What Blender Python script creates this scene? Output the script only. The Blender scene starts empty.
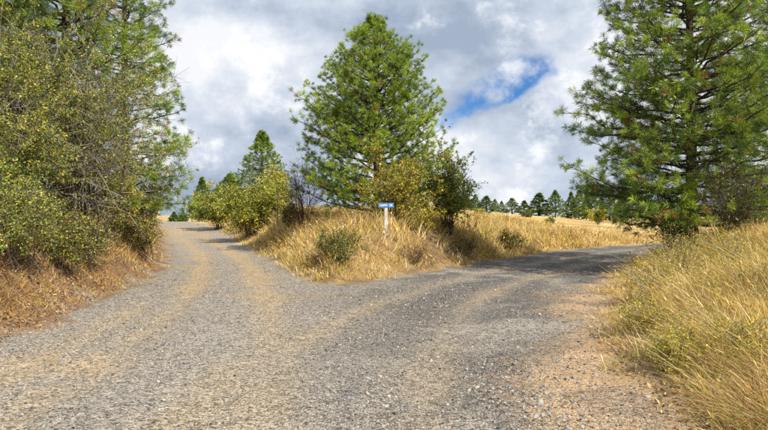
import bpy, math
import numpy as np

sc = bpy.context.scene
COL = sc.collection
R = math.radians

# ------------------------------------------------------------------ camera
CAM_Z, FPX = 1.7, 603.0                     # eye height (m); focal length in pixels of the 768 px wide photo
cam_d = bpy.data.cameras.new('camera')
cam_d.sensor_width = 36.0
cam_d.lens = 36.0 * FPX / 768.0
cam_d.clip_start, cam_d.clip_end = 0.05, 6000.0
cam = bpy.data.objects.new('camera', cam_d)
cam.location = (0, 0, CAM_Z)
cam.rotation_euler = (R(90), 0, 0)
COL.objects.link(cam)
sc.camera = cam

# ------------------------------------------------------------------ world, sun, exposure
SUN_DIR = np.array([0.60, -0.57, 0.88]); SUN_DIR /= np.linalg.norm(SUN_DIR)
sun_el = math.asin(SUN_DIR[2])
sun_az = math.atan2(SUN_DIR[0], SUN_DIR[1])  # clockwise from +Y
world = bpy.data.worlds.new('World')
sc.world = world
world.use_nodes = True
wt = world.node_tree
wt.nodes.clear()
def wn(t, **kw):
    n = wt.nodes.new(t)
    for k, v in kw.items():
        setattr(n, k, v)
    return n
def wl(a, b): wt.links.new(a, b)
def wmath(op, a, b=None, c=None, clamp=False):
    n = wn('ShaderNodeMath', operation=op, use_clamp=clamp)
    for i, v in enumerate((a, b, c)):
        if v is None: continue
        if isinstance(v, (int, float)): n.inputs[i].default_value = v
        else: wl(v, n.inputs[i])
    return n.outputs[0]
def wmap(x, a, b, c, d):
    n = wn('ShaderNodeMapRange', interpolation_type='SMOOTHSTEP')
    wl(x, n.inputs[0])
    for i, v in zip((1, 2, 3, 4), (a, b, c, d)): n.inputs[i].default_value = v
    return n.outputs[0]
sky = wn('ShaderNodeTexSky', sky_type='NISHITA', sun_disc=False)
sky.sun_elevation, sky.sun_rotation = sun_el, sun_az
sky.air_density, sky.dust_density, sky.ozone_density = 1.0, 0.3, 3.0
tc = wn('ShaderNodeTexCoord')
D = tc.outputs['Generated']
def wnoise(scale, loc, stretch, detail=6, rough=0.55, dist=0.0):
    m = wn('ShaderNodeMapping')
    m.inputs['Location'].default_value = loc
    m.inputs['Scale'].default_value = stretch
    wl(D, m.inputs[0])
    n = wn('ShaderNodeTexNoise')
    n.inputs['Scale'].default_value = scale
    n.inputs['Detail'].default_value = detail
    n.inputs['Roughness'].default_value = rough
    n.inputs['Distortion'].default_value = dist
    wl(m.outputs[0], n.inputs[0])
    return n.outputs[0]
billow = wnoise(6.0, (3.1, 1.7, 0.4), (1, 1, 1.35), 12, 0.60, 0.1)
broad = wnoise(2.4, (7.3, 0.2, 2.6), (1, 1, 2.6), 6, 0.5, 0.15)
fine = wnoise(15.0, (1.3, 4.7, 0.0), (1, 1, 1.25), 12, 0.62, 0.15)
sepd = wn('ShaderNodeSeparateXYZ'); wl(D, sepd.inputs[0])
azi = wmath('ARCTAN2', sepd.outputs[0], sepd.outputs[1])
ele = wmath('ARCSINE', sepd.outputs[2])
def ellipse(px, py, la, lb, tilt):
    """1 at the middle of an oval of sky (half axes la, lb in degrees), falling to 0 at its rim and below outside."""
    da = wmath('SUBTRACT', azi, math.atan((px - 384) / FPX)); de = wmath('SUBTRACT', ele, math.atan((215 - py) / FPX))
    c, s_ = math.cos(R(tilt)), math.sin(R(tilt))
    u = wmath('DIVIDE', wmath('ADD', wmath('MULTIPLY', da, c), wmath('MULTIPLY', de, s_)), R(la))
    v = wmath('DIVIDE', wmath('SUBTRACT', wmath('MULTIPLY', de, c), wmath('MULTIPLY', da, s_)), R(lb))
    return wmath('SUBTRACT', 1.0, wmath('SQRT', wmath('ADD', wmath('MULTIPLY', u, u), wmath('MULTIPLY', v, v))))
nz = wmath('ADD', wmath('MULTIPLY', wmath('SUBTRACT', billow, 0.5), 2.6), wmath('MULTIPLY', wmath('SUBTRACT', fine, 0.5), 1.6))
gap = wmath('ADD', wmath('MAXIMUM', ellipse(498, 91, 6.0, 2.2, 26), -0.9), wmath('MULTIPLY', nz, 0.72))
clr = wmap(gap, -0.02, 0.36, 0.0, 1.0)      # a torn break in the cloud
veil = wmap(wmath('ADD', fine, wmath('MULTIPLY', ellipse(470, 72, 6.5, 2.6, 20), 0.22)), 0.38, 0.66, 0.0, 0.85)
clr = wmath('MULTIPLY', clr, wmath('SUBTRACT', 1.0, veil))
# grey-blue layer cloud with bright heaped cloud rising in front of it
heap = wmath('ADD', billow, wmath('MULTIPLY', wmath('MAXIMUM', ellipse(585, 105, 11.0, 5.0, 30), 0.0), 0.35))
heap = wmath('ADD', heap, wmath('MULTIPLY', wmath('SUBTRACT', fine, 0.5), 0.35))
heap_m = wmap(heap, 0.53, 0.66, 0.0, 1.0)
dens = wmath('ADD', wmath('MULTIPLY', broad, 0.85), wmath('MULTIPLY', billow, 0.22))
dens = wmath('ADD', dens, wmath('MULTIPLY', wmath('SUBTRACT', fine, 0.5), 0.34))
ramp = wn('ShaderNodeValToRGB')
cr = ramp.color_ramp
cr.elements[0].position, cr.elements[0].color = 0.40, (3.7, 4.5, 5.8, 1)
cr.elements[1].position, cr.elements[1].color = 0.66, (9.2, 9.4, 9.8, 1)
e = cr.elements.new(0.54); e.color = (6.3, 7.0, 8.1, 1)
wl(dens, ramp.inputs[0])
lit = wn('ShaderNodeMixRGB'); wl(wmap(fine, 0.36, 0.62, 0.0, 1.0), lit.inputs[0])
lit.inputs[1].default_value = (7.0, 7.6, 8.5, 1); lit.inputs[2].default_value = (10.6, 10.7, 10.8, 1)
cloud = wn('ShaderNodeMixRGB'); wl(wmath('MULTIPLY', heap_m, 0.8), cloud.inputs[0])
wl(ramp.outputs[0], cloud.inputs[1]); wl(lit.outputs[0], cloud.inputs[2])
skyc = wn('ShaderNodeMixRGB', blend_type='MULTIPLY')
skyc.inputs[0].default_value = 1.0
wl(sky.outputs[0], skyc.inputs[1]); skyc.inputs[2].default_value = (0.36, 0.74, 1.18, 1)
mix = wn('ShaderNodeMixRGB')
wl(clr, mix.inputs[0]); wl(cloud.outputs[0], mix.inputs[1]); wl(skyc.outputs[0], mix.inputs[2])
bg = wn('ShaderNodeBackground'); bg.inputs[1].default_value = 0.070
wl(mix.outputs[0], bg.inputs[0])
wo = wn('ShaderNodeOutputWorld'); wl(bg.outputs[0], wo.inputs[0])

sun_d = bpy.data.lights.new('sun', 'SUN')
sun_d.energy, sun_d.angle, sun_d.color = 5.0, R(0.6), (1.0, 0.93, 0.80)
sun = bpy.data.objects.new('sun', sun_d)
sun.location = (20, -15, 30)
sun.rotation_euler = (math.pi / 2 - sun_el, 0, math.pi - sun_az)
COL.objects.link(sun)

sc.view_settings.view_transform = 'Standard'
sc.view_settings.look = 'None'
sc.view_settings.exposure = 0.54
sc.view_settings.gamma = 1.0
sc.view_settings.use_curve_mapping = False
sc.render.engine = 'CYCLES'
sc.cycles.max_bounces = 6
sc.cycles.diffuse_bounces = 3
sc.cycles.glossy_bounces = 2
sc.cycles.transmission_bounces = 4
sc.cycles.use_denoising = False
sc.render.film_transparent = False

# ------------------------------------------------------------------ numeric helpers
def hash2(i, j, s):
    h = (i.astype(np.int64) * 374761393 + j.astype(np.int64) * 668265263 + s * 1442695041) & 0xffffffff
    h = ((h ^ (h >> 13)) * 1274126177) & 0xffffffff
    return ((h ^ (h >> 16)) & 0xffff) / 65535.0
def vnoise(x, y, s=0):
    x = np.asarray(x, float); y = np.asarray(y, float)
    i, j = np.floor(x), np.floor(y)
    u, v = x - i, y - j
    u, v = u * u * (3 - 2 * u), v * v * (3 - 2 * v)
    i, j = i.astype(np.int64), j.astype(np.int64)
    a, b = hash2(i, j, s), hash2(i + 1, j, s)
    c, d = hash2(i, j + 1, s), hash2(i + 1, j + 1, s)
    return (a * (1 - u) + b * u) * (1 - v) + (c * (1 - u) + d * u) * v
def fbm(x, y, s=0, o=4):
    t, a, n = 0.0, 0.5, 0.0
    for k in range(o):
        t = t + a * vnoise(x, y, s + 17 * k); n += a
        x, y, a = x * 2.03 + 5.1, y * 2.03 + 1.7, a * 0.5
    return t / n
def sstep(a, b, x):
    t = np.clip((x - a) / (b - a), 0, 1)
    return t * t * (3 - 2 * t)
def lerp(a, b, t): return a + (b - a) * t
def seg_dist(P, x, y):
    """Distance to a polyline and the sum of crossings (for closed ones)."""
    P = np.asarray(P, float)
    d = np.full(x.shape, 1e9)
    for (ax, ay), (bx, by) in zip(P[:-1], P[1:]):
        ex, ey = bx - ax, by - ay
        t = np.clip(((x - ax) * ex + (y - ay) * ey) / (ex * ex + ey * ey + 1e-12), 0, 1)
        d = np.minimum(d, (x - ax - t * ex) ** 2 + (y - ay - t * ey) ** 2)
    return np.sqrt(d)
def inside(P, x, y):
    c = np.zeros(x.shape, bool)
    for (ax, ay), (bx, by) in zip(P, np.roll(P, -1, 0)):
        if ay == by: continue
        c ^= ((ay > y) != (by > y)) & (x < (bx - ax) * (y - ay) / (by - ay) + ax)
    return c
def spline(P, n=6):
    P = np.asarray(P, float)
    Q = np.vstack([2 * P[0] - P[1], P, 2 * P[-1] - P[-2]])
    out = []
    for i in range(1, len(Q) - 2):
        p0, p1, p2, p3 = Q[i - 1:i + 3]
        for t in np.linspace(0, 1, n, endpoint=False):
            out.append(0.5 * (2 * p1 + (p2 - p0) * t + (2 * p0 - 5 * p1 + 4 * p2 - p3) * t * t + (3 * p1 - p0 - 3 * p2 + p3) * t ** 3))
    out.append(P[-1])
    return np.array(out)

# ------------------------------------------------------------------ the lie of the land
LEFT_EDGE = spline([(-4.4, -30), (-4.6, -6), (-4.9, 2), (-5.1, 6), (-5.25, 8.84), (-5.6, 11.4), (-6.5, 16.8), (-8.5, 24), (-11.5, 32),
                    (-16, 44.6), (-20.3, 54), (-24.6, 62), (-32, 70), (-45, 77)], 3)
NOSE = spline([(-43, 82), (-29, 75), (-20.5, 64), (-16.3, 56), (-11.5, 44.6), (-8.2, 35), (-5.4, 26.3), (-3.2, 19.3), (-2.0, 15.6), (-1.3, 14.7), (-0.6, 15.2),
               (0.4, 16.6), (1.8, 18.6), (3.9, 22.0), (6.7, 26.3), (10.4, 31), (14.5, 34.7), (22, 40), (32, 45), (50, 50)], 3)
RIGHT_EDGE = spline([(52, 45.3), (34, 40.3), (24.5, 35.3), (17.5, 30.6), (12.3, 25.8), (9.0, 22.2), (7.0, 18.6), (5.6, 15.6), (4.8, 13.4), (4.3, 11.6),
                     (3.4, 9.8), (2.8, 8.2), (2.5, 6.4), (2.3, 4.8), (2.2, 0), (2.4, -30)], 3)
ROAD = np.vstack([LEFT_EDGE, NOSE, RIGHT_EDGE])
L_MID = np.array([(-1.0, -30), (-1, 4), (-2.4, 11), (-4.2, 16), (-7, 25), (-13.6, 44.6), (-22, 62), (-30, 72.5), (-44, 80), (-60, 88), (-900, 420)])
R_MID = np.array([(0.5, -30), (0.8, 10), (2.6, 16), (6, 21), (11, 28), (16, 33), (23, 37.6), (33, 42.6), (51, 47.6), (900, 130)])

def road_sd(x, y):
    """Signed distance to the road's edge: negative on the road."""
    d = seg_dist(np.vstack([ROAD, ROAD[:1]]), x, y)
    return np.where(inside(ROAD, x, y), -d, d)
def road_elev(x, y):
    up = sstep(38, 63, y) * 1.0 - np.clip(y - 66, 0, 60) * 0.05
    return np.where(x < 2, up, -0.1 * sstep(30, 60, y))
def sides(x, y):
    lx = np.interp(y, L_MID[:, 1], L_MID[:, 0])
    left = (x < lx) & (y < 90)
    ry = np.interp(x, R_MID[:, 0], R_MID[:, 1])
    right = (~left) & (x > 0.4) & (y < ry)
    return left, right
def land(x, y):
    u = x / np.maximum(y, 8.0)
    z0 = lerp(1.25, 0.15, sstep(0.07, 0.32, u))
    z1 = np.clip(3.1 - 13.3 * (u - 0.126), -2.2, 3.9)
    z1 = lerp(z1, -0.5, sstep(-0.12, -0.34, u))
    t = np.clip((y - 25) / 135, 0, 1)
    isl = z0 + t * (z1 - z0)
    isl = isl + (fbm(x / 9, y / 9, 3, 3) - 0.5) * 0.55 * sstep(20, 40, y)
    drop = sstep(165, 420, y)
    isl = lerp(isl, -3.0 + 5 * (fbm(x / 160, y / 160, 8, 2) - 0.5), drop)
    lft = 1.25 + 0.35 * sstep(10, 30, y) + (fbm(x / 3, y / 3, 5, 3) - 0.5) * 0.35 + 0.05 * np.clip(-x - 8, 0, 20)
    lft = lerp(lft, isl, sstep(55, 90, y))
    lft = lft - 0.35 * sstep(9, 4, y)
    rgt = 0.80 + (fbm(x / 2.2, y / 2.2, 6, 3) - 0.5) * 0.45 + 0.04 * np.clip(x - 4, 0, 10) - 0.25 * sstep(9, 4, y)
    rgt = lerp(rgt, 0.2, sstep(26, 50, y))
    l, r = sides(x, y)
    return np.where(l, lft, np.where(r, rgt, isl)), l, r
def height(x, y, sd=None):
    x = np.asarray(x, float); y = np.asarray(y, float)
    if sd is None: sd = road_sd(x, y)
    E, l, r = land(x, y)
    re = road_elev(x, y)
    w = np.where(l, 2.1, np.where(r, 4.4, 3.0))
    w = w * (0.75 + 0.5 * fbm(x / 1.7, y / 1.7, 21, 2))
    t = sstep(0.0, 1.0, (sd + 0.05) / w)
    z = lerp(re, E, t)
    # ruts, windrows and lumps
    lump = (fbm(x / 0.55, y / 0.55, 31, 4) - 0.5)
    z = z + lump * np.where(~l & ~r, lerp(0.035, 0.30, sstep(0.1, 1.0, sd)), lerp(0.035, 0.18, sstep(0.0, 0.8, sd)))
    z = z + tracks(x, y)[0] * -0.03 * (sd < 0)
    return z

# wheel tracks worn into the gravel, in metres
TR = [spline(p, 4) for p in (
    [(-2.9, 3.0), (-3.3, 7), (-3.9, 11.5), (-5.2, 17), (-6.9, 23), (-9.4, 30), (-13.3, 40), (-18.5, 53)],
    [(-0.9, 4.2), (-1.5, 8), (-2.3, 12), (-3.6, 17), (-5.4, 23), (-7.8, 30), (-11.7, 40), (-17, 53)],
    [(-1.9, 3.5), (-1.6, 6), (-0.6, 10), (0.9, 14), (3.2, 18.3), (6.1, 22.4), (10.5, 28), (15, 32.5)],
    [(0.2, 3.5), (0.6, 7), (1.4, 10.5), (2.7, 14), (4.8, 17.6), (7.9, 22.1), (12, 27)],
    [(-4.0, 4), (-4.1, 8), (-4.6, 11.5)],
)]
def tracks(x, y):
    m = np.zeros(x.shape)
    near = (y < 60) & (np.abs(x) < 25)
    if near.any():
        xs, ys = x[near], y[near]
        k = np.zeros(xs.shape)
        wob = (fbm(xs / 1.3, ys / 1.3, 41, 3) - 0.5) * 0.5
        for p in TR:
            d = seg_dist(p, xs, ys) + wob
            k = np.maximum(k, np.exp(-(np.clip(d, 0, None) / 0.36) ** 2))
        m[near] = k
    return m, None

# ------------------------------------------------------------------ materials
def mat(name):
    m = bpy.data.materials.new(name); m.use_nodes = True
    nt = m.node_tree
    return m, nt, nt.nodes['Principled BSDF'], nt.nodes['Material Output']
def N(nt, t, **kw):
    n = nt.nodes.new(t)
    for k, v in kw.items(): setattr(n, k, v)
    return n
def foliage_mat(name, trans=0.3, rough=0.5, spec=0.35, tcol=(1.1, 1.15, 0.6)):
    m, nt, p, out = mat(name)
    a = N(nt, 'ShaderNodeAttribute', attribute_name='Col')
    nt.links.new(a.outputs[0], p.inputs['Base Color'])
    p.inputs['Roughness'].default_value = rough
    p.inputs['Specular IOR Level'].default_value = spec
    t = N(nt, 'ShaderNodeBsdfTranslucent')
    mm = N(nt, 'ShaderNodeMixRGB', blend_type='MULTIPLY'); mm.inputs[0].default_value = 1
    mm.inputs[2].default_value = (*tcol, 1)
    nt.links.new(a.outputs[0], mm.inputs[1]); nt.links.new(mm.outputs[0], t.inputs[0])
    ms = N(nt, 'ShaderNodeMixShader'); ms.inputs[0].default_value = trans
    nt.links.new(p.outputs[0], ms.inputs[1]); nt.links.new(t.outputs[0], ms.inputs[2])
    nt.links.new(ms.outputs[0], out.inputs[0])
    return m
M_NEEDLE = foliage_mat('pine_needles', 0.20, 0.45, 0.4)
M_LEAF = foliage_mat('leaves', 0.20, 0.5, 0.35)
M_GRASS = foliage_mat('dry_grass', 0.22, 0.6, 0.25, (1.05, 1.0, 0.8))
M_STONE, nt, p, out = mat('stones')
a = N(nt, 'ShaderNodeAttribute', attribute_name='Col'); nt.links.new(a.outputs[0], p.inputs['Base Color'])
p.inputs['Roughness'].default_value = 0.85
M_LITTER, nt, p, out = mat('litter')
a = N(nt, 'ShaderNodeAttribute', attribute_name='Col'); nt.links.new(a.outputs[0], p.inputs['Base Color'])
p.inputs['Roughness'].default_value = 0.8

def bark_mat(name, c0, c1, scale=9.0, bump=0.6):
    m, nt, p, out = mat(name)
    tcn = N(nt, 'ShaderNodeTexCoord'); mp = N(nt, 'ShaderNodeMapping'); mp.inputs['Scale'].default_value = (1, 1, 0.22)
    nt.links.new(tcn.outputs['Object'], mp.inputs[0])
    v = N(nt, 'ShaderNodeTexVoronoi', feature='DISTANCE_TO_EDGE'); v.inputs['Scale'].default_value = scale * 1.6
    n = N(nt, 'ShaderNodeTexNoise'); n.inputs['Scale'].default_value = scale; n.inputs['Detail'].default_value = 6
    nt.links.new(mp.outputs[0], v.inputs['Vector']); nt.links.new(mp.outputs[0], n.inputs['Vector'])
    mx = N(nt, 'ShaderNodeMath', operation='MULTIPLY'); nt.links.new(v.outputs['Distance'], mx.inputs[0]); mx.inputs[1].default_value = 3
    ad = N(nt, 'ShaderNodeMath', operation='MULTIPLY'); nt.links.new(mx.outputs[0], ad.inputs[0]); nt.links.new(n.outputs[0], ad.inputs[1])
    ra = N(nt, 'ShaderNodeValToRGB'); ra.color_ramp.elements[0].color = (*c0, 1); ra.color_ramp.elements[1].color = (*c1, 1)
    ra.color_ramp.elements[1].position = 0.7
    nt.links.new(ad.outputs[0], ra.inputs[0]); nt.links.new(ra.outputs[0], p.inputs['Base Color'])
    b = N(nt, 'ShaderNodeBump'); b.inputs['Strength'].default_value = bump; b.inputs['Distance'].default_value = 0.03
    nt.links.new(ad.outputs[0], b.inputs['Height']); nt.links.new(b.outputs[0], p.inputs['Normal'])
    p.inputs['Roughness'].default_value = 0.9
    return m
M_BARK = bark_mat('pine_bark', (0.035, 0.024, 0.018), (0.20, 0.13, 0.085))
M_BRANCH = bark_mat('pine_branch_bark', (0.03, 0.024, 0.02), (0.13, 0.10, 0.08), 20)
M_TWIG = bark_mat('grey_twig_bark', (0.26, 0.225, 0.19), (0.52, 0.47, 0.41), 25, 0.3)
M_DARKTWIG = bark_mat('dark_twig_bark', (0.04, 0.03, 0.024), (0.16, 0.115, 0.085), 25, 0.3)
M_REDTWIG = bark_mat('reddish_twig_bark', (0.07, 0.03, 0.025), (0.22, 0.11, 0.09), 25, 0.3)

def ground_mat():
    m, nt, p, out = mat('earth_and_gravel')
    L = nt.links.new
    col = N(nt, 'ShaderNodeAttribute', attribute_name='Col')
    gr = N(nt, 'ShaderNodeAttribute', attribute_name='gravel')
    tcn = N(nt, 'ShaderNodeTexCoord')
    def vor(scale, rnd=1.0):
        v = N(nt, 'ShaderNodeTexVoronoi'); v.inputs['Scale'].default_value = scale; v.inputs['Randomness'].default_value = rnd
        L(tcn.outputs['Object'], v.inputs['Vector']); return v
    def noise(scale, det=5, rough=0.6):
        n = N(nt, 'ShaderNodeTexNoise'); n.inputs['Scale'].default_value = scale; n.inputs['Detail'].default_value = det
        n.inputs['Roughness'].default_value = rough
        L(tcn.outputs['Object'], n.inputs['Vector']); return n
    def mth(op, a, b, clamp=False):
        n = N(nt, 'ShaderNodeMath', operation=op, use_clamp=clamp)
        for i, v in enumerate((a, b)):
            if isinstance(v, (int, float)): n.inputs[i].default_value = v
            else: L(v, n.inputs[i])
        return n.outputs[0]
    v1, v2, v3 = vor(38), vor(85), vor(14)
    # each pebble keeps its own grey
    s1 = N(nt, 'ShaderNodeSeparateColor'); L(v1.outputs['Color'], s1.inputs[0])
    s2 = N(nt, 'ShaderNodeSeparateColor'); L(v2.outputs['Color'], s2.inputs[0])
    n1, n2 = noise(5.0), noise(45, 3, 0.7)
    peb = mth('ADD', mth('MULTIPLY', s1.outputs[0], 0.9), mth('MULTIPLY', s2.outputs[0], 0.6))   # 0..1.5
    peb = mth('ADD', mth('MULTIPLY', peb, 1.35), 0.02)                                         # ~0.38..1.6
    sp = N(nt, 'ShaderNodeMix', data_type='FLOAT'); L(gr.outputs['Fac'], sp.inputs[0]); L(peb, sp.inputs[3])
    soil = mth('ADD', mth('MULTIPLY', n2.outputs[0], 1.7), 0.15); L(soil, sp.inputs[2])
    val = mth('MULTIPLY', sp.outputs[0], mth('ADD', mth('MULTIPLY', n1.outputs[0], 0.7), 0.65))
    mc = N(nt, 'ShaderNodeVectorMath', operation='SCALE'); L(col.outputs['Vector'], mc.inputs[0]); L(val, mc.inputs['Scale'])
    L(mc.outputs[0], p.inputs['Base Color'])
    p.inputs['Roughness'].default_value = 0.93
    p.inputs['Specular IOR Level'].default_value = 0.2
    hgt = mth('ADD', mth('MULTIPLY', v1.outputs['Distance'], -0.7), mth('MULTIPLY', v2.outputs['Distance'], -0.35))
    hgt = mth('MULTIPLY', hgt, mth('ADD', mth('MULTIPLY', gr.outputs['Fac'], 0.9), 0.1))
    hgt = mth('ADD', hgt, mth('MULTIPLY', n2.outputs[0], 0.5))
    b = N(nt, 'ShaderNodeBump'); b.inputs['Strength'].default_value = 1.0; b.inputs['Distance'].default_value = 0.032
    L(hgt, b.inputs['Height']); L(b.outputs[0], p.inputs['Normal'])
    return m
M_GROUND = ground_mat()

# ------------------------------------------------------------------ mesh helpers
def make_mesh(name, parts, material, smooth=False):
    """parts: list of (V (n,3), F (m,3|4), C (n,3)|None)."""
    V, loops, starts, totals, C = [], [], [], [], []
    off = lo = 0
    has = any(p[2] is not None for p in parts)
    for v, f, c in parts:
        if len(f) == 0: continue
        V.append(v); k = f.shape[1]
        loops.append((f + off).ravel())
        starts.append(lo + np.arange(len(f)) * k); totals.append(np.full(len(f), k))
        lo += f.size; off += len(v)
        if has: C.append(np.hstack([c, np.ones((len(c), 1))]))
    V = np.vstack(V).astype(np.float32)
    loops = np.concatenate(loops).astype(np.int32)
    starts = np.concatenate(starts).astype(np.int32); totals = np.concatenate(totals).astype(np.int32)
    me = bpy.data.meshes.new(name)
    me.vertices.add(len(V)); me.vertices.foreach_set('co', V.ravel())
    me.loops.add(len(loops)); me.loops.foreach_set('vertex_index', loops)
    me.polygons.add(len(starts)); me.polygons.foreach_set('loop_start', starts); me.polygons.foreach_set('loop_total', totals)
    if has:
        at = me.color_attributes.new('Col', 'FLOAT_COLOR', 'POINT')
        at.data.foreach_set('color', np.vstack(C).astype(np.float32).ravel())
    me.polygons.foreach_set('use_smooth', np.full(len(starts), smooth, bool))
    me.materials.append(material)
    me.update(calc_edges=True)
    return me
def obj(name, me, parent=None, loc=(0, 0, 0), **props):
    o = bpy.data.objects.new(name, me)
    COL.objects.link(o); o.location = loc
    if parent: o.parent = parent
    for k, v in props.items():
        if v is not None: o[k] = v
    return o
def thing(name, label, cat, loc, rz=0, group=None):
    o = obj(name, None, None, loc, label=label, category=cat, group=group)
    o.rotation_euler = (0, 0, rz); o.empty_display_size = 0.2
    return o
def norm(v): return v / (np.linalg.norm(v, axis=-1, keepdims=True) + 1e-9)
def tubes(P, Rd, sides=4):
    """P (n,k,3), Rd (n,k): n tapered tubes."""
    n, k, _ = P.shape
    T = norm(np.gradient(P, axis=1))
    ref = np.where(np.abs(T[..., 2:3]) > 0.9, np.array([1.0, 0, 0]), np.array([0, 0, 1.0]))
    A = norm(np.cross(T, ref)); B = np.cross(T, A)
    an = np.arange(sides) * 2 * math.pi / sides
    V = P[:, :, None] + Rd[:, :, None, None] * (np.cos(an)[:, None] * A[:, :, None] + np.sin(an)[:, None] * B[:, :, None])
    idx = np.arange(n * k * sides).reshape(n, k, sides)
    a, b = idx[:, :-1], idx[:, 1:]
    F = np.stack([a, np.roll(a, -1, 2), np.roll(b, -1, 2), b], -1).reshape(-1, 4)
    return V.reshape(-1, 3), F
def frames(d, rng, spin=True):
    """Rotation matrices whose z axis is d, spun at random."""
    d = norm(d)
    ref = np.where(np.abs(d[:, 2:3]) > 0.9, np.array([1.0, 0, 0]), np.array([0, 0, 1.0]))
    a = norm(np.cross(d, ref)); b = np.cross(d, a)
    t = rng.uniform(0, 2 * math.pi, len(d))[:, None] if spin else np.zeros((len(d), 1))
    x = a * np.cos(t) + b * np.sin(t)
    return np.stack([x, np.cross(d, x), d], -1)

# ------------------------------------------------------------------ ground and road
def axis(fine0, fine1, step, lo, hi, grow):
    c = list(np.arange(fine0, fine1, step))
    s, v = step, c[-1]
    while v < hi:
        s *= grow; v += s; c.append(v)
    s, v, pre = step, c[0], []
    while v > lo:
        s *= grow; v -= s; pre.append(v)
    return np.array(pre[::-1] + c)
GX = axis(-7.5, 6.5, 0.095, -2500, 2500, 1.075)
GY = axis(3.6, 17.0, 0.095, -60, 4000, 1.05)
X, Y = np.meshgrid(GX, GY)
xf, yf = X.ravel(), Y.ravel()
SD = road_sd(xf, yf)
Z = height(xf, yf, SD)
nx, ny = len(GX), len(GY)

def mixc(a, b, t): return a * (1 - t[:, None]) + np.asarray(b) * t[:, None]
E_, lft, rgt = land(xf, yf)
one = np.ones(len(xf))
GRAVEL, TAN = np.array([0.275, 0.248, 0.214]), np.array([0.355, 0.272, 0.172])
DARKG, CLAY = np.array([0.108, 0.101, 0.095]), np.array([0.43, 0.29, 0.165])
tr = tracks(xf, yf)[0]
nA, nB = fbm(xf / 2.2, yf / 2.2, 51, 4), fbm(xf / 0.7, yf / 0.7, 52, 4)
road_c = np.outer(one, GRAVEL)
tan_m = np.clip(tr * (0.5 + 0.5 * sstep(0.30, 0.60, nB + 0.08)) * lerp(0.55, 1.0, sstep(8, 15, yf)) * np.where((xf > 0) & (yf > 8), 0.6, 1.0) * lerp(1.0, 1.5, sstep(12, 17, yf) * (xf < -1)) + sstep(0.52, 0.72, nA) * 0.5, 0, 1)
road_c = mixc(road_c, TAN, tan_m)
# fresh dark gravel on the right-hand fork
dk = sstep(-2.2, 1.6, xf + (nA - 0.5) * 3) * (yf < 45) * sstep(0.34, 0.52, nB * 0.6 + nA * 0.4 + 0.06) * (1 - 0.65 * tr)
road_c = mixc(road_c, DARKG, np.clip(dk, 0, 1) * 0.92)
# bare clay worn along the right-hand verge
cl = sstep(-1.5, -0.2, SD + (nA - 0.5) * 2.2 + (nB - 0.5) * 0.8) * (xf > 0) * (yf < 15)
cl = np.clip(np.maximum(cl * 0.9, sstep(7.2, 5.2, yf + (nB - 0.5) * 2) * sstep(0.6, 1.6, xf + (nA - 0.5) * 2)), 0, 1) * (0.45 + 0.55 * sstep(0.36, 0.56, nB))
road_c = mixc(road_c, CLAY, cl)
STRAW, SOIL, NEED = np.array([0.27, 0.18, 0.08]), np.array([0.12, 0.078, 0.045]), np.array([0.19, 0.115, 0.06])
side_c = mixc(np.outer(one, STRAW), SOIL, sstep(0.45, 0.75, nB) * 0.8 * sstep(60, 25, yf))
band = fbm(xf / 30, yf / 7, 57, 4)
far_c = mixc(np.outer(one, np.array([0.43, 0.30, 0.115])), np.array([0.27, 0.17, 0.07]), sstep(0.50, 0.64, band))
far_c = mixc(far_c, np.array([0.54, 0.42, 0.21]), sstep(0.48, 0.36, band))
far_m = (~lft & ~rgt) * sstep(24, 40, yf)
side_c = side_c * (1 - far_m[:, None]) + far_c * far_m[:, None]
side_c = mixc(side_c, NEED, lft * sstep(0.1, 0.6, nA + 0.2) * sstep(45, 25, yf))
cut = (~lft & ~rgt) * (xf > -1.2) * sstep(0.35, 0.9, SD) * sstep(2.6, 1.4, SD) * sstep(0.36, 0.50, nA) * (yf < 34)
side_c = mixc(side_c, np.array([0.115, 0.07, 0.042]), cut * 0.75)
side_c = mixc(side_c, CLAY * 0.9, rgt * sstep(1.5, 0.2, SD) * 0.8)
nD = fbm(xf / 0.22, yf / 0.22, 53, 3)
edge = sstep(-0.30, 0.30, SD + (nB - 0.5) * 1.3 + (nD - 0.5) * 0.7)
COLR = mixc(road_c, 0, 0 * one) * (1 - edge[:, None]) + side_c * edge[:, None]
GRV = np.clip((1 - edge) * (1 - 0.35 * tan_m) * (1 - 0.5 * cl) + 0.15, 0, 1)

idx = np.arange(nx * ny).reshape(ny, nx)
F = np.stack([idx[:-1, :-1], idx[:-1, 1:], idx[1:, 1:], idx[1:, :-1]], -1).reshape(-1, 4)
on_road = (SD[F].mean(1) < 0)
VV = np.stack([xf, yf, Z], 1)
def sheet(name, faces, **props):
    used, inv = np.unique(faces, return_inverse=True)
    me = make_mesh(name, [(VV[used], inv.reshape(-1, 4), COLR[used])], M_GROUND, True)
    at = me.attributes.new('gravel', 'FLOAT', 'POINT'); at.data.foreach_set('value', GRV[used].astype(np.float32))
    return obj(name, me, **props)
sheet('ground', F[~on_road], kind='structure', label='dry earth banks and field on both sides of the road')
sheet('gravel_road', F[on_road], kind='structure', label='grey and tan gravel road forking left and right')

# fast height lookup for scattered things
def zat(x, y): return height(np.atleast_1d(np.asarray(x, float)), np.atleast_1d(np.asarray(y, float)))
def at(px, Yd):
    """Ground point at depth Yd seen in photo column px."""
    x = (px - 384) / FPX * Yd
    return np.array([x, Yd, float(zat(x, Yd)[0])])
def ztop(py, Yd): return CAM_Z + (215 - py) / FPX * Yd

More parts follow.
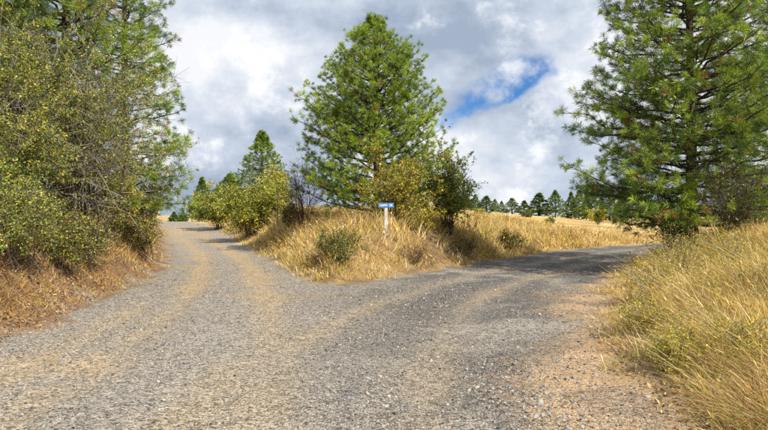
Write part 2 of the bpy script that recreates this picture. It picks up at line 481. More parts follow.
# ------------------------------------------------------------------ gravel
def stone_templates(rng, n=6, small=False):
    out = []
    import bmesh
    for k in range(n):
        bm = bmesh.new()
        if small:
            for q in ((1, 0, 0), (-1, 0, 0), (0, 1, 0), (0, -1, 0), (0, 0, 1), (0, 0, -1)): bm.verts.new(np.array(q) + rng.normal(0, 0.22, 3))
            bm.verts.ensure_lookup_table(); bm.verts.index_update()
            for a in (0, 1):
                for b in (2, 3):
                    for c in (4, 5): bm.faces.new([bm.verts[i] for i in (a, b, c)])
        else:
            bmesh.ops.create_icosphere(bm, subdivisions=1, radius=1.0)
        pts = np.array([v.co[:] for v in bm.verts]); f = np.array([[v.index for v in q.verts] for q in bm.faces])
        bm.free()
        f = f[pts[f][:, :, 2].mean(1) > (0.0 if small else -0.45)]      # undersides lie in the road
        if not small:
            q = norm(rng.normal(size=(5, 3)))
            for a in q:                                 # chip flat facets off
                dd = pts @ a; lim = rng.uniform(0.35, 0.75)
                pts = pts - np.clip(dd - lim, 0, None)[:, None] * a
        pts *= np.array([1.0, rng.uniform(0.6, 0.9), rng.uniform(0.45, 0.75)])
        out.append((pts, f))
    return out
def scatter_stones(name, n, area, size, dens, seed, pal, small=False, **props):
    rng = np.random.default_rng(seed)
    x0, x1, y0, y1 = area
    # sample so that the density on screen stays about even: uniform in 1/y
    yy = 1 / rng.uniform(1 / y1, 1 / y0, n * 3)
    xx = rng.uniform(x0, x1, n * 3)
    sd = road_sd(xx, yy)
    keep = rng.random(len(xx)) < dens(xx, yy, sd)
    xx, yy, sd = xx[keep][:n], yy[keep][:n], sd[keep][:n]
    zz = height(xx, yy, sd)
    T = stone_templates(rng, 6, small)
    parts = []
    which = rng.integers(0, len(T), len(xx))
    s = size * np.exp(rng.normal(-0.08, 0.5, len(xx))) * (1 + 0.03 * (yy - 5))
    s = np.clip(s, 0, size * 3.2)
    for k, (tv, tf) in enumerate(T):
        m = which == k
        Q = frames(norm(rng.normal(size=(m.sum(), 3)) * 0.35 + np.array([0, 0, 1])), rng)
        v = np.einsum('nij,vj->nvi', Q, tv) * s[m][:, None, None]
        v += np.stack([xx[m], yy[m], zz[m] + 0.18 * s[m]], 1)[:, None]
        f = (tf[None] + (np.arange(m.sum()) * len(tv))[:, None, None]).reshape(-1, 3)
        c = pal[rng.integers(0, len(pal), m.sum())] * rng.uniform(0.65, 1.2, (m.sum(), 1))
        parts.append((v.reshape(-1, 3), f, np.repeat(c, len(tv), 0)))
    return obj(name, make_mesh(name, parts, M_STONE), kind='stuff', **props)
PAL_STONE = np.array([(0.30, 0.29, 0.28), (0.20, 0.198, 0.198), (0.13, 0.132, 0.138), (0.31, 0.295, 0.27), (0.30, 0.27, 0.22), (0.34, 0.29, 0.215), (0.33, 0.32, 0.30), (0.10, 0.10, 0.105)])
def dens_road(x, y, sd):
    t = tracks(x, y)[0]
    nb = fbm(x / 0.7, y / 0.7, 52, 4); na = fbm(x / 2.2, y / 2.2, 51, 4)
    w = 0.25 + 0.9 * sstep(0.42, 0.62, nb * 0.6 + na * 0.4)
    right = sstep(-0.5, 1.2, x) * sstep(0.38, 0.55, nb)
    lw = np.exp(-((sd + 0.7) / 0.35) ** 2) * (x < 0)
    d = np.clip(w + right * 0.9 + lw * 0.8, 0, 1.6) * (1 - 0.72 * t) / 1.3
    cl = sstep(-1.3, -0.2, sd + (na - 0.5) * 2.2) * (x > 0)
    return d * (1 - 0.6 * cl) * sstep(0.45, -0.15, sd + (nb - 0.5) * 1.2)
scatter_stones('loose_gravel', 17000, (-6.5, 6.5, 4.2, 24), 0.0105, dens_road, 11, PAL_STONE,
               label='loose grey crushed stones scattered over the gravel road')
def dens_fine(x, y, sd):
    return np.clip(0.10 + 0.9 * dens_road(x, y, np.minimum(sd, -0.2)), 0, 1) * sstep(0.9, -0.1, sd + (fbm(x / 0.7, y / 0.7, 52, 4) - 0.5) * 1.5)
scatter_stones('fine_gravel', 46000, (-6.5, 6.5, 4.2, 15), 0.0062, dens_fine, 12, PAL_STONE * np.array([0.95, 0.9, 0.82]), small=True,
               label='fine chippings between the larger stones of the road')

# ------------------------------------------------------------------ grass
def in_view(x, y, pad=0.12):
    u = x / np.maximum(y, 0.1)
    return (y > 3.2) & (np.abs(u) < 384 / FPX + pad)
def blades(n, pts, h, lean, width, pal, rng, segs=2, wmin_px=0.72, curl=0.5, heads=0.0, bias=None):
    """Blades rooted at pts (n,3); h (n,), pal weights already drawn as colours (n,3)."""
    az = rng.uniform(0, 2 * math.pi, n)
    ln = np.abs(rng.normal(0, lean, n))
    d = np.stack([np.cos(az), np.sin(az)], 1)
    if bias is not None:
        d = d * ln[:, None] + bias; ln = np.linalg.norm(d, axis=1) + 1e-6; d = d / ln[:, None]; ln = np.clip(ln, 0, 1.5)
    w = np.maximum(width * rng.uniform(0.6, 1.4, n), wmin_px * pts[:, 1] / 804.0)
    fa = rng.uniform(0, 2 * math.pi, n)                    # which way the flat side faces
    side = np.stack([np.cos(fa), np.sin(fa), np.zeros(n)], 1)
    ts = np.linspace(0, 1, segs + 1)
    V = []
    for i, t in enumerate(ts):
        out = h * (ln * t + curl * ln * t * t)
        c = pts + np.stack([d[:, 0] * out, d[:, 1] * out, h * t * np.sqrt(np.clip(1 - (0.55 * ln * t) ** 2, 0.05, 1))], 1)
        if i < segs:
            ww = (w * (1 - 0.55 * t) * 0.5)[:, None]
            V += [c - side * ww, c + side * ww]
        else:
            V.append(c)
    V = np.stack(V, 1); k = V.shape[1]
    base = np.arange(n)[:, None] * k
    tri = []
    for i in range(segs - 1):
        a = 2 * i
        tri += [[a, a + 1, a + 3], [a, a + 3, a + 2]]
    a = 2 * (segs - 1); tri.append([a, a + 1, a + 2])
    F = (base[:, None, :] + np.array(tri)[None]).reshape(-1, 3)
    C = np.repeat(pal, k, 0)
    parts = [(V.reshape(-1, 3), F, C)]
    if heads > 0:
        m = rng.random(n) < heads
        tip = V[m, -1]; prev = (V[m, -3] + V[m, -2]) / 2
        ax = norm(tip - prev); hl = rng.uniform(0.05, 0.11, m.sum())[:, None]
        sw = side[m] * np.maximum(0.005, 0.8 * pts[m, 1] / 804.0)[:, None]
        q = np.stack([tip - ax * hl * 0.2, tip + ax * hl * 0.35 + sw, tip + ax * hl, tip + ax * hl * 0.35 - sw], 1)
        f = (np.arange(m.sum())[:, None] * 4 + np.arange(4)[None])
        parts.append((q.reshape(-1, 3), f, np.repeat(pal[m] * 0.9, 4, 0)))
    return parts
def draw_pal(pal, wts, n, rng, var=0.22):
    pal = np.asarray(pal, float); wts = np.asarray(wts, float)
    c = pal[rng.choice(len(pal), n, p=wts / wts.sum())]
    return c * np.exp(rng.normal(0, var, (n, 1)))
G_GOLD, G_STRAW, G_PALE, G_BROWN, G_RUST, G_OLIVE, G_GREEN = (0.56, 0.37, 0.09), (0.62, 0.47, 0.20), (0.70, 0.58, 0.32), (0.26, 0.16, 0.07), (0.31, 0.17, 0.065), (0.43, 0.38, 0.05), (0.20, 0.24, 0.04)
def patch(name, n, area, dens, h_fn, pal, wts, seed, lean=0.45, width=0.005, segs=2, clump=6, spread=0.07, power=1.0, heads=0.0, label=None, curl=0.5):
    rng = np.random.default_rng(seed)
    x0, x1, y0, y1 = area
    m = int(n / clump * 6)
    if power: yy = 1 / rng.uniform(1 / y1, 1 / y0, m)
    else: yy = rng.uniform(y0, y1, m)
    xx = rng.uniform(x0, x1, m) if x1 < 900 else None
    k = in_view(xx, yy)
    xx, yy = xx[k], yy[k]
    sd = road_sd(xx, yy)
    k = rng.random(len(xx)) < dens(xx, yy, sd)
    xx, yy, sd = xx[k], yy[k], sd[k]
    nc = min(len(xx), n // clump)
    xx, yy, sd = xx[:nc], yy[:nc], sd[:nc]
    ch = h_fn(xx, yy, sd) * rng.uniform(0.65, 1.25, nc)
    cp = draw_pal(pal, wts, nc, rng, 0.15)
    # whole patches lean to one species
    pn = fbm(xx / 1.6, yy / 1.6, seed + 7, 3)
    lead = np.asarray(pal)[np.clip(((pn - 0.3) / 0.4 * len(pal)).astype(int), 0, len(pal) - 1)]
    cp = np.where((rng.random(nc) < 0.45)[:, None], lead * np.exp(rng.normal(0, 0.15, (nc, 1))), cp)
    X_ = np.repeat(xx, clump) + rng.normal(0, spread, nc * clump) * (1 + np.repeat(yy, clump) / 30)
    Y_ = np.repeat(yy, clump) + rng.normal(0, spread, nc * clump) * (1 + np.repeat(yy, clump) / 30)
    Zb = height(X_, Y_) - 0.02
    h = np.repeat(ch, clump) * rng.uniform(0.55, 1.1, nc * clump)
    c = np.repeat(cp, clump, 0) * np.exp(rng.normal(0, 0.18, (nc * clump, 1)))
    own = rng.random(nc * clump) < 0.25
    c[own] = draw_pal(pal, wts, own.sum(), rng)
    parts = blades(nc * clump, np.stack([X_, Y_, Zb], 1), h, lean, width, c, rng, segs, heads=heads, curl=curl, bias=np.repeat(rng.normal(0, lean * 0.8, (nc, 2)), clump, 0))
    pass
    return obj(name, make_mesh(name, parts, M_GRASS), kind='stuff', label=label)

def sel(which):
    def f(x, y, sd):
        l, r = sides(x, y)
        m = {'l': l, 'r': r, 'i': ~l & ~r}[which]
        return m * 1.0
    return f
def d_right(x, y, sd):
    return sel('r')(x, y, sd) * sstep(0.05, 0.75, sd + (fbm(x / 0.6, y / 0.6, 61, 3) - 0.5) * 1.3) * (0.25 + 0.75 * sstep(0.40, 0.56, fbm(x / 0.8, y / 0.8, 62, 3)))
def d_left(x, y, sd):
    return sel('l')(x, y, sd) * sstep(-0.1, 0.3, sd + (fbm(x / 0.5, y / 0.5, 63, 3) - 0.5) * 1.6 - 0.1) * (0.35 + 0.65 * sstep(0.40, 0.56, fbm(x / 1.1, y / 1.1, 64, 3))) * sstep(4.2, 1.6, sd)
def d_isl(x, y, sd):
    return sel('i')(x, y, sd) * sstep(0.0, 0.35, sd + (fbm(x / 0.5, y / 0.5, 65, 3) - 0.5) * 1.4 - 0.05) * (0.40 + 0.60 * sstep(0.40, 0.58, fbm(x / 1.4, y / 1.4, 66, 3))) * (1 - 0.62 * (x > -1.2) * sstep(0.35, 0.9, sd) * sstep(2.6, 1.4, sd) * sstep(0.36, 0.50, fbm(x / 2.2, y / 2.2, 51, 4)))
def d_field(x, y, sd):
    return sel('i')(x, y, sd) * (sd > 0.2) * (0.25 + 0.75 * sstep(0.38, 0.6, fbm(x / 6, y / 3, 67, 3))) * (0.10 + 0.90 * sstep(95, 38, y))

patch('bank_grass', 72000, (2.2, 14, 3.6, 24), d_right, lambda x, y, s: lerp(0.14, 0.40, sstep(0.0, 1.6, s)) * (0.4 + 1.2 * fbm(x / 0.9, y / 0.9, 70, 3)),
      [G_OLIVE, G_STRAW, G_GOLD, G_PALE, G_RUST, G_BROWN, G_GREEN], [1.6, 6, 6, 4.5, 1.2, 1.2, 0.3], 101, lean=0.85, width=0.0045, segs=2, clump=9, spread=0.05, heads=0.06,
      label='tangled straw and olive grass on the bank right of the road')
patch('bank_tall_grass', 18000, (2.4, 14, 3.6, 22), lambda x, y, sd: d_right(x, y, sd - 0.35), lambda x, y, s: lerp(0.3, 0.62, sstep(0.0, 2.0, s)) * (0.4 + 1.2 * fbm(x / 0.7, y / 0.7, 71, 3)),
      [G_OLIVE, G_GOLD, G_PALE, G_STRAW, G_GOLD, G_RUST], [3, 4, 4, 4, 2, 1.2], 105, lean=0.5, width=0.006, segs=3, clump=14, spread=0.05, heads=0.12,
      label='taller bleached and yellow green stems standing above the right bank grass')
patch('verge_grass', 26000, (-14, -4.4, 5.5, 60), d_left, lambda x, y, s: lerp(0.10, 0.34, sstep(0.0, 1.6, s)),
      [G_STRAW, G_GOLD, G_BROWN, G_RUST, G_OLIVE], [3, 2.5, 3.5, 4, 0.8], 102, lean=0.6, width=0.006, segs=2, clump=8, spread=0.07,
      label='sparse golden grass along the left verge under the trees')
patch('fork_grass', 64000, (-26, 16, 14, 64), d_isl, lambda x, y, s: lerp(0.22, 0.62, sstep(0.0, 1.5, s)) * (0.35 + 1.2 * fbm(x / 1.5, y / 1.5, 68, 2)),
      [G_STRAW, G_GOLD, G_PALE, G_BROWN, G_OLIVE, G_RUST], [5, 5, 3.6, 1.8, 2.0, 1.2], 103, lean=0.38, width=0.008, segs=2, clump=9, spread=0.07, heads=0.1,
      label='tall golden grass on the rise between the two roads')
patch('field_grass', 70000, (-10, 110, 24, 175), d_field, lambda x, y, s: 0.26 * (0.3 + 1.3 * fbm(x / 4, y / 4, 69, 3)),
      [G_STRAW, G_GOLD, G_PALE, G_BROWN, G_RUST], [5, 6, 2.5, 1.0, 0.8], 104, lean=0.7, width=0.014, segs=1, clump=8, spread=0.10,
      label='dry golden field rising to the far pines')

# long bleached stalks leaning out over the right-hand verge
def stalks():
    rng = np.random.default_rng(77)
    n = 240
    y = rng.uniform(4.6, 15, n); s0 = rng.uniform(0.5, 2.4, n)
    xe = np.interp(y, RIGHT_EDGE[::-1, 1], RIGHT_EDGE[::-1, 0])
    x = xe + s0; z = height(x, y) - 0.02
    t = np.linspace(0, 1, 7)[None, :, None]
    L = rng.uniform(0.6, 1.25, n)[:, None, None]
    az = rng.normal(math.pi * 0.9, 0.8, n)
    d = np.stack([np.cos(az), np.sin(az), rng.uniform(0.5, 1.6, n)], 1); d = norm(d)[:, None]
    P = np.stack([x, y, z], 1)[:, None] + d * L * t + np.array([0, 0, -0.28]) * L * t ** 2
    Rd = np.repeat(0.0032 * (1 - 0.6 * t[..., 0]), n, 0)
    V, F_ = tubes(P, Rd, 3)
    C = np.repeat(draw_pal([G_PALE, G_STRAW], [3, 1], n, rng), 21, 0)
    obj('straw_stalks', make_mesh('straw_stalks', [(V, F_, C)], M_GRASS), kind='stuff', label='long bleached stalks leaning over the right-hand verge')
stalks()

# fallen leaves and needles below the left-hand trees and on the cut of the bank
def litter(name, n, area, dens, pal, wts, seed, size, label):
    rng = np.random.default_rng(seed)
    yy = 1 / rng.uniform(1 / area[3], 1 / area[2], n * 4); xx = rng.uniform(area[0], area[1], n * 4)
    k = in_view(xx, yy); xx, yy = xx[k], yy[k]
    sd = road_sd(xx, yy)
    k = rng.random(len(xx)) < dens(xx, yy, sd)
    xx, yy = xx[k][:n], yy[k][:n]; n = len(xx)
    zz = height(xx, yy) + rng.uniform(0.0, 0.03, n)
    Q = frames(norm(rng.normal(size=(n, 3)) * 0.5 + np.array([0, 0, 1])), rng)
    tv = np.array([(0, -1, 0), (0.42, 0, 0.18), (0, 1, 0), (-0.42, 0, 0.18)])
    s = size * rng.uniform(0.5, 1.5, n)
    v = np.einsum('nij,vj->nvi', Q, tv) * s[:, None, None] + np.stack([xx, yy, zz], 1)[:, None]
    f = np.arange(n * 4).reshape(n, 4)
    obj(name, make_mesh(name, [(v.reshape(-1, 3), f, np.repeat(draw_pal(pal, wts, n, rng), 4, 0))], M_LITTER), kind='stuff', label=label)
litter('leaf_litter', 20000, (-14, -4.6, 6, 40), lambda x, y, sd: sel('l')(x, y, sd) * sstep(-0.2, 0.6, sd), [(0.28, 0.15, 0.06), (0.20, 0.11, 0.055), (0.42, 0.28, 0.12), (0.12, 0.075, 0.045)], [3, 3, 2, 2.5], 201, 0.03,
       'rust brown leaf and needle litter under the left trees')

litter('grass_litter', 16000, (-4, 9, 4, 30), lambda x, y, sd: (~sides(x, y)[0]) * sstep(-0.15, 0.5, sd), [(0.34, 0.22, 0.08), (0.20, 0.12, 0.055), (0.50, 0.37, 0.17), (0.11, 0.07, 0.04)], [3, 3, 2, 2], 202, 0.026,
       'broken straw and leaf litter on the bare earth of the banks')

# ------------------------------------------------------------------ pines
def tuft_template(rng, n, spread0=8, spread1=88):
    an = rng.uniform(0, 2 * math.pi, n)
    th = np.radians(rng.uniform(spread0, spread1, n))
    d = np.stack([np.sin(th) * np.cos(an), np.sin(th) * np.sin(an), np.cos(th)], 1)
    base = np.stack([np.zeros(n), np.zeros(n), rng.uniform(-0.45, 0.15, n)], 1)
    L = rng.uniform(0.75, 1.1, n)[:, None]
    side = norm(np.cross(d, norm(rng.normal(size=(n, 3)))))
    return d, base, L, side
PINE_DARK, PINE_MID, PINE_BRIGHT, PINE_OLD = np.array([0.028, 0.058, 0.018]), np.array([0.130, 0.215, 0.030]), np.array([0.350, 0.450, 0.045]), np.array([0.30, 0.19, 0.05])
def pine(name, label, loc, H, prof, seed, r0=0.16, crown_base=0.12, whorl=0.36, per=5, tuft_n=34, nl=0.17, nw=0.010, tuft_gap=0.17, old=0.03, mid=0.5,
         extra=(), sec=4.5, group=None, lean=(0, 0), tips=0.2, droop=0.12, dead=0, far=False, up=0.62):
    rng = np.random.default_rng(seed)
    root = thing(name, label, 'tree', loc, 0, group)
    ts = np.linspace(0, 1, 22)
    wob = np.cumsum(rng.normal(0, 0.012 * H / 10, (22, 2)), 0) * 1.0
    TP = np.stack([wob[:, 0] + lean[0] * ts * H, wob[:, 1] + lean[1] * ts * H, ts * H - 0.25 * (1 - ts)], 1)
    TR_ = r0 * (1 - ts) ** 0.85 + 0.012; TR_[0] *= 1.35
    V, F_ = tubes(TP[None], TR_[None], 12)
    obj('trunk', make_mesh('trunk', [(V, F_, None)], M_BARK, True), root)
    def tpos(h): return np.array([np.interp(h, TP[:, 2], TP[:, i]) for i in range(3)])
    hs, rs = np.array([p[0] for p in prof]), np.array([p[1] for p in prof])
    specs = []
    h = crown_base * H
    az0 = rng.uniform(0, 6.28)
    while h < H * 0.975:
        t = h / H
        k = max(3, int(round(per * rng.uniform(0.8, 1.2))))
        az0 += rng.uniform(0.4, 1.2)
        for j in range(k):
            L = np.interp(h, hs, rs) * rng.uniform(0.76, 1.10)
            specs.append((h + rng.uniform(-0.14, 0.14) * whorl / 0.36, az0 + j * 6.283 / k + rng.normal(0, 0.22), L, None))
        h += whorl * rng.uniform(0.75, 1.25) * (1 - 0.35 * t)
    for e in extra: specs.append(e if len(e) == 4 else (*e, None))
    BP, BR, SP, SR, tp, td, tl, tg = [], [], [], [], [], [], [], []
    s7 = np.linspace(0, 1, 7)
    for (hh, az, L, slope) in specs:
        if slope is None and rng.random() < 0.09: continue
        t = hh / H
        a = lerp(-droop, up, max(0, t) ** 1.5) + rng.normal(0, 0.08) if slope is None else slope
        dxy = np.array([math.cos(az), math.sin(az)]); per_ = np.array([-dxy[1], dxy[0]])
        bend = rng.normal(0, 0.12) * L
        L = L / math.sqrt(1 + max(0, a + 0.6 * tips) ** 2)
        z = L * (a * s7 + tips * s7 ** 2.5)
        xy = dxy[None] * (L * s7)[:, None] + per_[None] * (bend * s7 ** 2)[:, None]
        P = tpos(hh) + np.concatenate([xy, z[:, None]], 1) + np.concatenate([np.zeros((1, 3)), rng.normal(0, 0.02 * L, (6, 3))])
        BP.append(P); BR.append((0.010 + 0.011 * L) * (1 - s7) ** 0.8 + 0.005)
        n2 = max(3, int(L * sec))
        for q in range(n2):
            s = 1 - (rng.random() ** 1.2) * 0.78
            c = np.array([np.interp(s, s7, P[:, i]) for i in range(3)])
            tan = P[min(6, int(s * 6) + 1)] - P[max(0, int(s * 6) - 1)]; tan /= np.linalg.norm(tan)
            sg = 1 if q % 2 else -1
            an = sg * rng.uniform(0.5, 1.15)
            d2 = np.array([tan[0] * math.cos(an) - tan[1] * math.sin(an), tan[0] * math.sin(an) + tan[1] * math.cos(an), tan[2] * 0.6 + rng.normal(0.15, 0.38)])
            d2 /= np.linalg.norm(d2)
            l2 = (0.42 * L * (1 - s) + rng.uniform(0.12, 0.42)) * min(1, 0.45 + 0.35 * L)
            e1 = c + d2 * l2 * 0.55 + np.array([0, 0, -0.01]); e2 = c + d2 * l2 + np.array([0, 0, 0.16 * l2])
            SP.append((c, e1, e2)); SR.append((0.009, 0.006, 0.004))
            m = max(1, int(l2 * 0.7 / tuft_gap + 0.6))
            for w in np.linspace(1, 0.35 if m > 1 else 1, m):
                tp.append(c + (e2 - c) * w + rng.normal(0, 0.02, 3)); td.append(d2 + np.array([0, 0, 0.35]) + rng.normal(0, 0.3, 3)); tl.append(s); tg.append(len(SP))
        for s in (1.0, 0.88):
            c = np.array([np.interp(s, s7, P[:, i]) for i in range(3)])
            tp.append(c); td.append(P[6] - P[5] + np.array([0, 0, 0.1]) + rng.normal(0, 0.05, 3)); tl.append(1); tg.append(len(SP))
    for s in np.linspace(0.9, 1, 7):
        tp.append(tpos(H * s)); td.append(np.array([0, 0, 1]) + rng.normal(0, 0.3, 3)); tl.append(1); tg.append(len(SP))
    for j in range(dead):                                   # bare dead lower limbs
        hh = rng.uniform(0.03, crown_base + 0.08) * H; az = rng.uniform(0, 6.28); L = rng.uniform(0.6, 1.7)
        d = np.array([math.cos(az), math.sin(az), rng.normal(-0.15, 0.2)])
        P = tpos(hh) + d[None] * (L * s7)[:, None] + np.concatenate([np.zeros((1, 3)), np.cumsum(rng.normal(0, 0.035, (6, 3)), 0)])
        BP.append(P); BR.append(0.012 * (1 - s7) + 0.003)
        for q in range(6):
            c = P[rng.integers(2, 6)]; d2 = norm(d + rng.normal(0, 0.7, 3)); l2 = rng.uniform(0.2, 0.6)
            SP.append((c, c + d2 * l2 * 0.5, c + d2 * l2 + rng.normal(0, 0.05, 3))); SR.append((0.006, 0.004, 0.002))
    if far: BP, BR = np.array(BP)[:, ::3], np.array(BR)[:, ::3]      # too far off to show the finer twigs
    wood = [(*tubes(np.array(BP), np.array(BR), 3 if far else 5), None)]
    if not far: wood.append((*tubes(np.array(SP)[:, ::2], np.array(SR)[:, ::2], 3), None))
    obj('branches', make_mesh('branches', wood, M_BRANCH, True), root, kind='stuff')
    tp, td = np.array(tp), norm(np.array(td)); n = len(tp)
    Q = frames(td, rng)
    parts = []
    tone = np.clip(rng.normal(mid, 0.26, len(SP) + 1)[np.array(tg)] + rng.normal(0, 0.10, n) + 0.5 * (vnoise(tp[:, 0] * 1.3 + tp[:, 2], tp[:, 1] * 1.3 - tp[:, 2], seed) - 0.5), 0, 1)  # needle green differs at random by twig and in loose clumps
    col = np.where(tone[:, None] < 0.5, lerp(PINE_DARK, PINE_MID, (tone * 2)[:, None]), lerp(PINE_MID, PINE_BRIGHT, (tone * 2 - 1)[:, None]))
    o = rng.random(n) < old * 2 * (1 - 0.5 * np.array(tl)); col[o] = PINE_OLD * rng.uniform(0.6, 1.1, (o.sum(), 1))
    sc_ = nl * rng.uniform(0.55, 1.2, n)
    which = rng.integers(0, 5, n)
    for k in range(5):
        d, b, L, side = tuft_template(rng, tuft_n)
        m = which == k; mm = m.sum()
        if mm == 0: continue
        D_ = np.einsum('nij,vj->nvi', Q[m], d); Bz = np.einsum('nij,vj->nvi', Q[m], b); S_ = np.einsum('nij,vj->nvi', Q[m], side)
        root_p = tp[m][:, None] + Bz * sc_[m][:, None, None]
        tip = root_p + D_ * L * sc_[m][:, None, None] + np.array([0, 0, -0.012])
        v = np.stack([root_p - S_ * nw * 0.3, root_p + D_ * 0.5 * L * sc_[m][:, None, None] + S_ * nw * 0.7, tip], 2)
        f = np.arange(mm * tuft_n * 3).reshape(-1, 3)
        c = np.repeat(col[m], tuft_n * 3, 0) * np.repeat(rng.uniform(0.75, 1.25, (mm * tuft_n, 1)), 3, 0)
        parts.append((v.reshape(-1, 3), f, c))
    print(name, 'tufts', n, 'tris', n * tuft_n)
    obj('crown', make_mesh('crown', parts, M_NEEDLE), root, kind='stuff')
    return root

# the tall pine standing in the fork
Yc = 27.0; pc = at(377, Yc)
kc = Yc / FPX
Hc = ztop(12, Yc) - pc[2] - 0.25
prof_c = [(0.3, 76 * kc), (1.2, 82 * kc), (2.4, 79 * kc), (3.8, 72 * kc), (5.0, 64 * kc), (6.0, 53 * kc), (6.8, 42 * kc), (7.5, 30 * kc), (8.2, 17 * kc), (Hc, 3 * kc)]
pine('pine_tree', 'tall bright green pine standing in the fork behind the blue sign', tuple(pc), Hc, prof_c, 5, r0=0.19, crown_base=0.06, whorl=0.28, per=7, tuft_n=46, nl=0.22, nw=0.015, tuft_gap=0.27,
     mid=0.78, droop=-0.06, extra=[(4.3, math.pi * 1.02, 84 * kc, 0.16), (4.1, math.pi * 0.9, 78 * kc, 0.1), (4.6, math.pi * 1.15, 78 * kc, 0.1)], tips=0.25, sec=5.2)

# the big pine on the right
Yr = 18.0; pr = at(694, Yr); kr = Yr / FPX
prof_r = [(0.4, 2.6), (1.5, 3.1), (2.6, 3.2), (4.5, 3.1), (6.0, 2.75), (7.5, 2.4), (9.5, 1.7), (11.5, 0.8), (12.6, 0.15)]
pine('pine_tree', 'large open branched pine on the bank right of the road', tuple(pr), 12.6, prof_r, 8, r0=0.17, crown_base=0.07, whorl=0.31, per=6, tuft_n=58, nl=0.22, nw=0.0105, tuft_gap=0.24,
     mid=0.68, old=0.035, extra=[(3.2, math.pi * 1.0, 3.9, 0.16), (1.75, math.pi * 1.03, 3.75, 0.06), (1.3, math.pi * 0.95, 3.5, 0.05), (3.6, math.pi * 1.1, 3.6, 0.2), (1.0, math.pi * 1.2, 3.1, -0.02)], tips=0.14, droop=0.05, sec=5.0, dead=26)
# its neighbour cut by the frame
pr2 = at(782, 20.5)
pine('pine_tree', 'second pine at the right edge of the picture, cut by the frame', tuple(pr2), 11.0, [(0.3, 2.0), (1.5, 2.6), (4, 2.6), (7, 1.9), (9.5, 1.0), (11, 0.1)], 9, r0=0.15, crown_base=0.08, whorl=0.45, per=5,
     tuft_n=44, nl=0.22, nw=0.011, tuft_gap=0.27, mid=0.5, old=0.04, sec=4.6, dead=16)
# the two pines on the left
pl = at(124, 19.5)
pine('pine_tree', 'pine on the left whose boughs reach out over the road', tuple(pl), 12.0, [(0.4, 1.5), (1.6, 2.0), (2.9, 2.3), (4.2, 2.0), (5.9, 1.55), (8, 1.3), (10, 0.9), (12, 0.1)], 14, r0=0.15, crown_base=0.10, whorl=0.40, per=5,
     tuft_n=58, nl=0.22, nw=0.0095, tuft_gap=0.26, mid=0.54, old=0.05, sec=5.4, dead=14, tips=0.15)
pl = at(66, 15.6)
pine('pine_tree', 'thick trunked pine at the far left behind yellow shrubs', tuple(pl), 11.5, [(0.8, 1.1), (2.6, 1.7), (4.2, 2.1), (6, 2.0), (8, 1.5), (10, 0.8), (11.5, 0.1)], 15, r0=0.17, crown_base=0.2, whorl=0.42, per=5,
     tuft_n=58, nl=0.22, nw=0.008, tuft_gap=0.26, mid=0.56, old=0.05, sec=5.4, dead=18, tips=0.15)

pl = at(-8, 15.5)
pine('pine_tree', 'pine at the left edge of the picture above the shrubs', tuple(pl), 11.0, [(0.8, 1.1), (2.6, 1.9), (4.2, 2.2), (6, 2.0), (8, 1.5), (10, 0.8), (11, 0.1)], 16, r0=0.15, crown_base=0.2, whorl=0.40, per=5,
     tuft_n=60, nl=0.22, nw=0.009, tuft_gap=0.27, mid=0.5, old=0.05, sec=4.6, dead=8, tips=0.15)

# pines farther along the left road, then the row on the skyline
def far_pine(px, top, base, Yd, wpx, seed, label, group=None, mid=0.4, tn=16, full=1.0):
    p = at(px, Yd)
    zb = ztop(base, Yd)
    p[2] = min(p[2], zb) if abs(p[2] - zb) > 0.01 else p[2]
    H = ztop(top, Yd) - p[2]
    k = Yd / FPX; r = wpx * 0.5 * k
    return pine('pine_tree', label, tuple(p), H, [(0.02 * H, r * 0.8), (0.13 * H, r), (0.4 * H, r * 0.72), (0.65 * H, r * 0.41), (0.85 * H, r * 0.16), (H, r * 0.02)], seed,
                r0=0.02 * H, crown_base=0.07, whorl=H * 0.055 / full, per=round(6 * full), tuft_n=tn, nl=0.04 * r + 0.0012 * Yd, nw=0.0007 * Yd, tuft_gap=0.07 * r + 0.06, sec=6.5 / r, old=0.0, mid=mid, group=group, tips=0.12, droop=0.05, far=True, up=0.25)
far_pine(262, 131, 215, 62, 84, 31, 'cone shaped pine rising behind the yellow bushes by the left road', mid=0.55, tn=24, full=1.45)
far_pine(230, 174, 215, 72, 62, 32, 'low rounded pine left of the cone shaped pine', mid=0.42, tn=18, full=1.3)
far_pine(202, 177, 220, 76, 34, 33, 'small dark pine where the left road disappears', mid=0.36, tn=18, full=1.3)
far_pine(217, 186, 220, 80, 20, 34, 'small dark pine between two others above the left road', mid=0.3, tn=16)
far_pine(183, 211, 222, 150, 10, 36, 'tiny far pine seen over the crest of the left road', mid=0.25, tn=12)
far_pine(174, 212, 222, 165, 12, 37, 'tiny far pine beside the left bank at the road crest', mid=0.25, tn=12)
